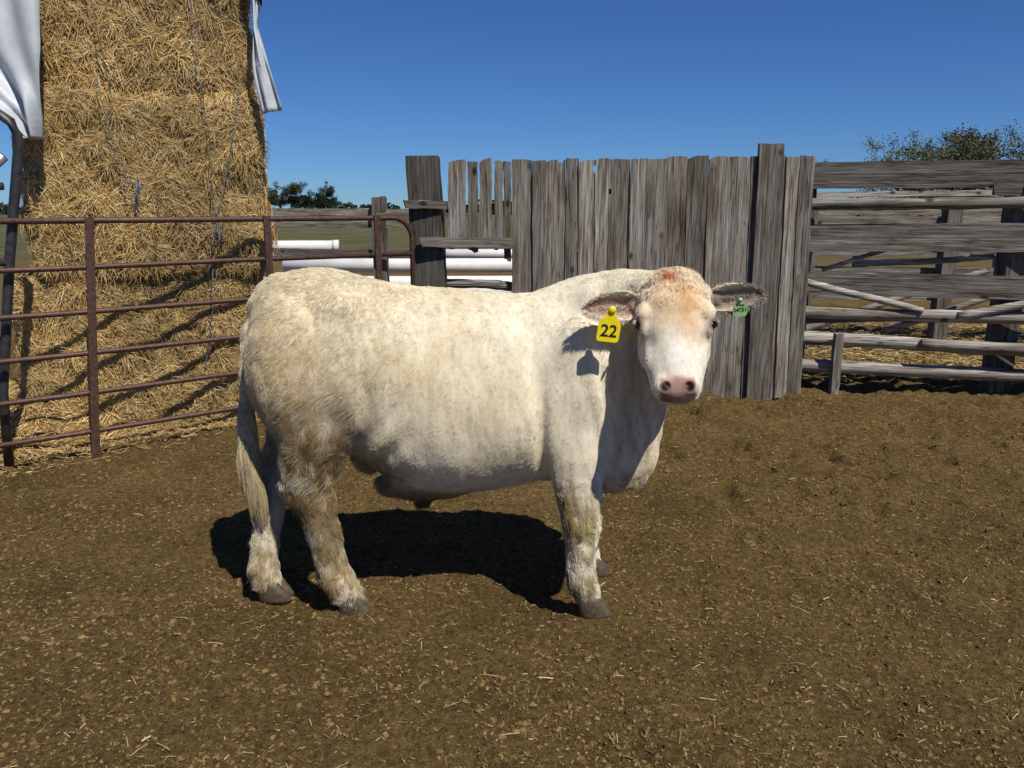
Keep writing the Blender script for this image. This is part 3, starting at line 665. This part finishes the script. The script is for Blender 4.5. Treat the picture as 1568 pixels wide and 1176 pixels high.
dsp+=nk*.009*np.sin(V[:,0]*95+V[:,2]*14+2*vnoise(V*6,3))
fl=np.exp(-((V[:,0]+.46)/.10)**2-((V[:,2]-.68)/.12)**2); dsp+=fl*.008*np.sin(V[:,0]*45-V[:,2]*40)*body
el=np.exp(-(((V[:,0]-.11)/.022)**2)-((V[:,2]-.70)/.13)**2)*(V[:,1]<2.9); dsp-=.026*el
th=np.exp(-(((V[:,0]+.53-(V[:,2]-.8)*.25)/.04)**2)-((V[:,2]-.84)/.15)**2)*(V[:,1]<2.9); dsp-=.018*th
sh=np.exp(-(((V[:,0]-.09+(V[:,2]-.9)*.15)/.045)**2)-((V[:,2]-.93)/.16)**2)*(V[:,1]<2.9); dsp-=.014*sh
ax=np.exp(-(((V[:,0]-.36)-(V[:,2]-.85)*.1)/.02)**2-((V[:,2]-.85)/.2)**2)*(V[:,1]<2.9)*body; dsp-=.012*ax
V=V+Nn*dsp[:,None]
def dent(p,rad,depth,dirv):
    global V
    d=np.linalg.norm(V-p,axis=1);w=np.exp(-(d/rad)**2);V=V+np.asarray(dirv)[None]*(w*depth)[:,None]
for s in (-1,1): dent(H(.418,s*.038,.036),.013,-.020,Nv*.7+Fv*.7+Sv*s*.3); dent(H(.24,s*.092,.03),.032,-.010,Nv*.6+Sv*s*.6)
mouth=np.exp(-((hn+.034)/.006)**2)*(ha>.33)*(ha<.47)*headm; V=V-Nn*(mouth*.007)[:,None]
Nn=normals(V)
def blob(P,c,r): return np.exp(-(((P-np.array(c))/np.array(r))**2).sum(1))
EYE=lambda s:H(.172,s*.116,.024)
def coat(P,Nn):
    P=np.asarray(P); n1=fbm(P*9,3,71); n2=fbm(P*np.array([34,34,8]),3,81); n4=fbm(P*np.array([13,13,5]),3,85); n5=fbm(P*np.array([38,38,15]),3,88); ha,hs,hn=head_local(P)
    col=np.tile(np.array([.765,.70,.545]),(len(P),1))
    col=col*(1+.05*n1+.09*n2+.10*n4)[:,None]
    yel=np.clip(.45+.7*fbm(P*np.array([3.5,3.5,3.5]),3,91),0,1)[:,None]*.55
    sh=np.clip((P[:,0]+.1)/.3,0,1)[:,None]; yel=yel*(1-.55*sh)
    col=col*(1-yel)+np.array([.61,.495,.29])*yel
    hdm=headmask(P,ha,hs,hn)
    def st(c,r,colr,k,nz=.8):
        nonlocal col
        w=blob(P,c,r)*k; w=np.clip(w*(1+.6*nz*n1)+w*nz*.6*n5,0,1); w=np.clip((w-.10)*1.15,0,.93)[:,None]; col=col*(1-w)+np.array(colr)*w
    T=(.36,.25,.115);D=(.13,.088,.042)
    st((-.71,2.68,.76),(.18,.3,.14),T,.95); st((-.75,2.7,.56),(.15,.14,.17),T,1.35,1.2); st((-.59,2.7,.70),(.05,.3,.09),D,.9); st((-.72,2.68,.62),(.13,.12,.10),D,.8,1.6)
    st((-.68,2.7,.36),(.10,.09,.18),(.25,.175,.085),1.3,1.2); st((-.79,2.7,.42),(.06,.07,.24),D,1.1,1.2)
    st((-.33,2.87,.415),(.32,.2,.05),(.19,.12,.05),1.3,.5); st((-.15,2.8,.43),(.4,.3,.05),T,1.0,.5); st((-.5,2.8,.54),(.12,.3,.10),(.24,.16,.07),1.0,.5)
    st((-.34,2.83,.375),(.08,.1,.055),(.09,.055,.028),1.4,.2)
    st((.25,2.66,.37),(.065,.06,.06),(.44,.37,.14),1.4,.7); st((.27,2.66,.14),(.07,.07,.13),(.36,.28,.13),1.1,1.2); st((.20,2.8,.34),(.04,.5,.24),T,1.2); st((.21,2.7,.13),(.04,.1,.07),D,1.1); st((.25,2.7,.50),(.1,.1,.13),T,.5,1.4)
    st((-.97,2.8,.55),(.07,.14,.22),(.34,.25,.12),1.1,1.0); st((-.96,2.8,.22),(.07,.1,.20),T,.9,1.3); st((-.66,2.7,.13),(.08,.08,.10),T,1.0,1.4); st((-.73,2.7,.1),(.04,.08,.07),D,1.1); st((-.88,2.95,.62),(.12,.1,.17),T,1.0)
    st((-.80,2.65,1.02),(.30,.3,.25),(.60,.47,.27),.6); st((-.3,2.65,1.0),(.3,.3,.12),(.62,.51,.32),.45,1.2); st((.46,2.80,.5),(.14,.2,.09),T,.7); st((.46,2.73,.75),(.12,.2,.25),(.48,.36,.21),.7,.5)  # last blob paints the head's shadow tone into the chest coat
    st((-.96,2.88,1.12),(.03,.05,.06),D,.7)
    if hdm.any():
        k=hdm
        def hst(a0,s0,ra,rs,colr,kk):
            w=np.clip(np.exp(-((ha-a0)/ra)**2-((hs-s0)/rs)**2)*kk*(1+.4*n1+.25*n5),0,.95)*k; 
            col[:]=col*(1-w[:,None])+np.array(colr)*w[:,None]
        hst(.10,.0,.13,.10,(.72,.50,.28),.85); hst(.17,.040,.09,.034,(.60,.31,.13),.95); hst(.07,.03,.05,.035,(.60,.34,.16),.75); hst(.14,-.03,.05,.03,(.64,.41,.21),.6); hst(-.005,-.02,.03,.028,(.45,.16,.08),1.0)
        hst(.30,.0,.09,.09,(.78,.74,.67),.8)
        w=np.clip((ha-.372)/.02,0,1)*(hn>-.030)*(np.abs(hs)<.055)*k; w=w[:,None]*.9; col=col*(1-w)+np.array([.54,.30,.24])*w
        w=(np.clip((ha-.38)/.03,0,1)*np.clip(.2+n1*1.6,0,1)*(hn>-.03)*(np.abs(hs)<.05)*k)[:,None]*.7; col=col*(1-w)+np.array([.18,.10,.08])*w
        for s in (-1,1):
            w=np.exp(-(np.linalg.norm(P-H(.418,s*.038,.034),axis=1)/.0150)**2)[:,None]; w=np.clip(w*1.7,0,1);col=col*(1-w)+np.array([.012,.007,.006])*w
            w=np.exp(-(np.linalg.norm(P-EYE(s)-Sv*s*.008-Nv*.004,axis=1)/.022)**2)[:,None]; w=np.clip(w*1.6,0,.92);col=col*(1-w)+np.array([.14,.085,.065])*w
            w=np.exp(-((ha-.212)/.012)**2-((hs-s*.103)/.02)**2)*k*.5; col=col*(1-w[:,None])+np.array([.30,.20,.13])*w[:,None]
        w=np.exp(-(np.linalg.norm(P-H(.225,.098,.035),axis=1)/.010)**2)[:,None]*.85;col=col*(1-w)+np.array([.08,.055,.04])*w
        w=(np.exp(-((hn+.034)/.007)**2)*(ha>.33)*k)[:,None]*.85; col=col*(1-w)+np.array([.06,.03,.025])*w
    for i_,(b_,d_,L_,n_,u_) in enumerate(EARS):
        D_=P-b_;t=D_@d_/L_;uu=D_@u_; m=(t>.02)&(t<1.05)&(np.abs(uu)<.075)&(P[:,1]<2.78)&(P[:,2]>1.08)&(np.abs(hs)>.118)&(P[:,0]>.2)&(np.abs(D_@n_)<.05)
        fr=np.clip((Nn@n_)*2,0,1)*m; edge=np.clip(1-np.abs(uu+.02*t)/.045,0,1)
        c_=np.array([.38,.22,.16]) if i_==0 else np.array([.20,.14,.11])
        w=(fr*np.clip(edge*1.6,0,.9))[:,None]; col=col*(1-w)+c_*w
        if i_: 
            w=(fr*np.clip((t-.5)*1.6,0,.7)*np.clip(.5+n2,0,1))[:,None]; col=col*(1-w)+np.array([.12,.09,.075])*w
    return np.clip(col,.005,.93)
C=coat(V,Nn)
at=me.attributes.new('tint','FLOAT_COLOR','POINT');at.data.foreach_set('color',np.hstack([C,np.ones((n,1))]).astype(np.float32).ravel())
m,nt,b=newmat('cow_skin_and_coat'); a_=attr(nt); f=noise(nt,pos(nt,(1,1,.45)),70,5,.65)
nt.links.new(mix(nt,a_.outputs['Color'],ramp(nt,f,[(.3,(.80,.76,.70)),(.6,(1,1,1))]),1.0,'MULTIPLY'),b.inputs['Base Color'])
b.inputs['Roughness'].default_value=.8;b.inputs['Specular IOR Level'].default_value=.15
bump(nt,b,f,.35,.006); M_coat=m
me.materials.clear();me.materials.append(m);me.polygons.foreach_set('use_smooth',[True]*len(me.polygons))
me.name='body';bo=bpy.data.objects.new('body',me);link(bo,cow)
me.calc_loop_triangles();T=np.zeros(len(me.loop_triangles)*3,int);me.loop_triangles.foreach_get('vertices',T);T=T.reshape(-1,3)
A_=V[T[:,0]];B_=V[T[:,1]];C_=V[T[:,2]];ar=np.linalg.norm(np.cross(B_-A_,C_-A_),axis=1)
r=np.random.default_rng(5);NHAIR=320000
idx=r.choice(len(T),NHAIR,p=ar/ar.sum());u=r.random(NHAIR);v=r.random(NHAIR);k=u+v>1;u[k]=1-u[k];v[k]=1-v[k]
P=A_[idx]+(B_-A_)[idx]*u[:,None]+(C_-A_)[idx]*v[:,None];hN=Nn[T[idx,0]]
ha,hs,hn=head_local(P);hm=headmask(P,ha,hs,hn)
em=earmask(P,hs);isleg=(P[:,2]<.5)&((P[:,0]<-.6)|(P[:,0]>.15))&~hm
keep=~(hm&(ha>.375)&(hn>-.03)&(np.abs(hs)<.06))
for s in (-1,1): keep&=np.linalg.norm(P-EYE(s)-Sv*s*.008,axis=1)>.018
flow=np.tile([-.55,0,-.8],(NHAIR,1)).astype(float);flow[isleg]=(-.1,0,-1);flow[hm]=Fv*1.0
for i_,(b_,d_,L_,n_,u_) in enumerate(EARS):
    mm=em&((P[:,0]-.54)*(1 if i_ else -1)>0); flow[mm]=d_*1.0
clump=np.stack([vnoise(P*38,5),vnoise(P*38,6),vnoise(P*38,7)],1)
rump=np.clip((-.30-P[:,0])/.3,0,1)
shag=np.clip(np.clip((.75-P[:,2])/.2,0,1)*~hm*((P[:,0]<-.58)|isleg) + (hm&(ha<.12))*.9+.4*rump*~hm+.35*((P[:,2]<.55)&~hm),0,1)
flow+=clump*(.42+.6*shag)[:,None]+r.normal(0,.15,(NHAIR,3))
flow-=hN*(flow*hN).sum(1,keepdims=True);flow/=np.linalg.norm(flow,axis=1,keepdims=True)+1e-6
L=np.full(NHAIR,.0150);L[isleg]=.018;L[hm]=.0090;L[em]=.013
L+=.006*rump*~hm+.022*blob(P,(-.70,2.68,.66),(.2,.4,.2))+.014*((P[:,2]<.52)&(P[:,0]<.15)&(P[:,0]>-.6))+.006*((ha<.06)&hm)
L*=r.uniform(.6,1.3,NHAIR);lift=.20+.14*clump[:,0]+.20*shag+.1*em
P,hN,flow,L,lift=[q[keep] for q in (P,hN,flow,L,lift)]
t=np.linspace(0,1,4)[None,:,None]
Q=P[:,None,:]-hN[:,None,:]*.001+(flow[:,None,:]*t+hN[:,None,:]*(lift[:,None,None]*(t-.45*t*t)))*L[:,None,None]
Rr=np.tile(np.array([.00055,.0005,.0004,.00015]),(len(P),1))
HC=coat(P,hN)*r.uniform(.84,1.16,(len(P),1))
m,nt,b=newmat('cow_fur');a_=attr(nt);nt.links.new(a_.outputs['Color'],b.inputs['Base Color']);b.inputs['Roughness'].default_value=.7;b.inputs['Specular IOR Level'].default_value=.15
M_fur=m
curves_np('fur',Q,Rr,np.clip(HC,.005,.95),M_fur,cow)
r=np.random.default_rng(15);nt_=9000
tp_=np.array(tailp);s=r.random(nt_)*.9;zi=4+s*5;i0=np.minimum(zi.astype(int),8);f_=(zi-i0)[:,None]
c=tp_[i0]*(1-f_)+tp_[np.minimum(i0+1,9)]*f_;an=r.uniform(0,6.28,nt_);rd=.022+.012*np.sin(np.pi*np.clip((s-.25)/.7,0,1))
base=c+np.stack([np.cos(an)*rd,np.sin(an)*rd,0*an],1);l=(.05+.11*np.clip(s,0,.8))*r.uniform(.6,1.2,nt_)
out=np.stack([np.cos(an),np.sin(an),0*an],1)
Q=base[:,None,:]+(out[:,None,:]*(.10*t-.12*t*t)+np.array([.10,0,-1])[None,None]*t)*l[:,None,None]+ (np.stack([vnoise(base*40,1),vnoise(base*40,2),0*an],1)*.018)[:,None,:]*t
colr=np.array([.62,.52,.33])*r.uniform(.6,1.25,(nt_,1)); dk=np.clip(blob(base,(-.98,2.8,.5),(.2,.2,.14))*.7+r.normal(0,.15,nt_),0,.9)[:,None];colr=colr*(1-dk)+np.array([.26,.19,.09])*dk
curves_np('tail_switch',Q,np.tile([.0007,.0007,.0006,.0003],(nt_,1)),np.clip(colr,0,.9),M_fur,cow)
n_=1800;r=np.random.default_rng(16);Qs=[];Cs=[]
for i_,(b_,d_,L_,nn,uu) in enumerate(EARS):
    tt=r.uniform(.1,1,n_);sg=r.choice([-1,1,0],n_,p=[.4,.35,.25]);W=.047*np.sin(np.pi*np.minimum(1,.16+.84*tt))**.7
    bs=b_+d_*(L_*tt)[:,None]+uu*(sg*W*.92-.035*tt*tt*(.8 if i_==0 else .5))[:,None]+nn*(.016*np.abs(sg)-.008)[:,None]
    dr=uu*(sg*.6)[:,None]+nn*.4+d_*.7+r.normal(0,.3,(n_,3));dr/=np.linalg.norm(dr,axis=1,keepdims=True)
    Qs.append(bs[:,None,:]+dr[:,None,:]*t*(r.uniform(.010,.024,n_))[:,None,None]-np.array([0,0,.006])*t*t)
    Cs.append((np.array([.66,.56,.44]) if i_==0 else np.array([.36,.32,.27]))*r.uniform(.5,1.3,(n_,1)))
curves_np('ear_fringe',np.vstack(Qs),np.tile([.0006,.0006,.0005,.0002],(2*n_,1)),np.clip(np.vstack(Cs),0,.9),M_fur,cow)
for s in (-1,1):
    V_,F_=ellipsoid(EYE(s)-Nv*.003-Sv*s*.002,(.017,.018,.016),RH,20);q=MB();q.add(V_,F_);q.build('eye',M_eye,True,cow)
    k=200;aa=r.uniform(.2,math.pi-.2,k)
    bs=np.array([EYE(s)+Fv*(-.016*math.sin(x_))+Sv*s*.012+Nv*(.017*math.cos(x_)) for x_ in aa]);dr=Sv*s*.7+Nv*.5+r.normal(0,.2,(k,3))
    curves_np('eyelashes',bs[:,None,:]+dr[:,None,:]*t*.011+Fv*t*t*.010,np.full((k,4),.0005),np.tile([.42,.34,.25],(k,1)),M_fur,cow)
q=MB()
def hoof(x,y):
    for s in (-1,1):
        yy=y+s*.025
        V_,F_=loft([((x-.030,yy,.085),(.030,0,0),(0,.019,0)),((x-.020,yy,.065),(.044,0,0),(0,.024,0)),((x-.008,yy,.035),(.053,0,0),(0,.026,0)),((x+.004,yy-s*.002,.008),(.062,0,0),(0,.0275,0)),((x+.006,yy-s*.002,-.008),(.062,0,0),(0,.0275,0))],20,2.3); q.add(V_,F_)
        V_,F_=ellipsoid((x-.085,y+s*.022,.095),(.012,.012,.016));q.add(V_,F_)
hoof(-.60,2.70);hoof(-.935,2.80);hoof(.312,2.68);hoof(.345,3.02)
q.build('hooves',M_hoof,True,cow)
def tag(name,c,w,h,neck,mat,txt,tilt,parent=cow):
    pts=[]
    for an in np.linspace(-math.pi/2,0,6): pts.append((w/2-.012+.012*math.cos(an),-h/2+.012+.012*math.sin(an)))
    pts+=[(w/2,h*.18),(w*.42,h*.32),(w*.20,h*.50),(w*.13,h*.5+neck)]
    pts+= [(-p[0],p[1]) for p in pts[::-1]]
    n=len(pts);V=[(p[0],-.0012,p[1]) for p in pts]+[(p[0],.0012,p[1]) for p in pts]
    F=[list(range(n)),list(range(2*n-1,n-1,-1))]+[[i_,i_+n,(i_+1)%n+n,(i_+1)%n] for i_ in range(n)]
    e=bpy.data.objects.new(name,None);link(e,parent);e.location=c;e.rotation_euler=tilt
    mesh_np('plate',np.array(V),F,mat,False,None,e)
    z0=h*.5+neck; V_,F_=ellipsoid((0,-.004,z0-.004),(w*.16,.006,w*.16));mm=MB();mm.add(V_,F_);mm.build('button',mat,True,e)
    for tx,sz,zz in txt:
        cu=bpy.data.curves.new('digits','FONT');cu.body=tx;cu.size=sz;cu.align_x='CENTER';cu.align_y='CENTER';cu.extrude=.0003;cu.offset=sz*.018
        to=bpy.data.objects.new('digits',cu);cu.materials.append(M_ink);link(to,e);to.location=(0,-.0019,zz);to.rotation_euler=(math.pi/2,0,0)
tag('yellow_ear_tag',(.323,2.552,1.108),.077,.088,.026,M_ytag,[('22',.058,-.008)],(.08,.12,.12))
tag('green_ear_tag',(.765,2.585,1.172),.047,.054,.008,M_gtag,[('24731',.018,-.004),('05 19000',.007,.012)],(.1,-.08,-.1))
# ------------------------------------------------------------------ light, sky, camera
S=Vector((.41,-.56,1.0)).normalized()
sun=bpy.data.lights.new('sun','SUN');sun.energy=5.0;sun.angle=math.radians(.5);sun.color=(1,.955,.87)
so=bpy.data.objects.new('sun',sun);link(so);so.rotation_euler=S.to_track_quat('Z','Y').to_euler();so.location=(3,-5,10)
w=bpy.data.worlds.new('World');scene.world=w;w.use_nodes=True;nt=w.node_tree
sky=nt.nodes.new('ShaderNodeTexSky');sky.sky_type='NISHITA';sky.sun_disc=False;sky.sun_elevation=math.asin(S.z);sky.sun_rotation=math.atan2(S.x,S.y)
sky.air_density=.85;sky.dust_density=.0;sky.ozone_density=3.5;sky.altitude=300
nt.links.new(mix(nt,sky.outputs[0],(.37,.62,1.0),1.0,'MULTIPLY'),nt.nodes['Background'].inputs[0]);nt.nodes['Background'].inputs[1].default_value=.078
cam=bpy.data.cameras.new('camera');cam.sensor_width=36;cam.lens=1184/1568*36;cam.clip_end=3000
co=bpy.data.objects.new('camera',cam);link(co);co.location=(0,0,1.5);co.rotation_euler=(math.radians(90-12.8),0,0);scene.camera=co
scene.view_settings.view_transform='Standard';scene.view_settings.look='None';scene.view_settings.exposure=0
print('body verts',n)
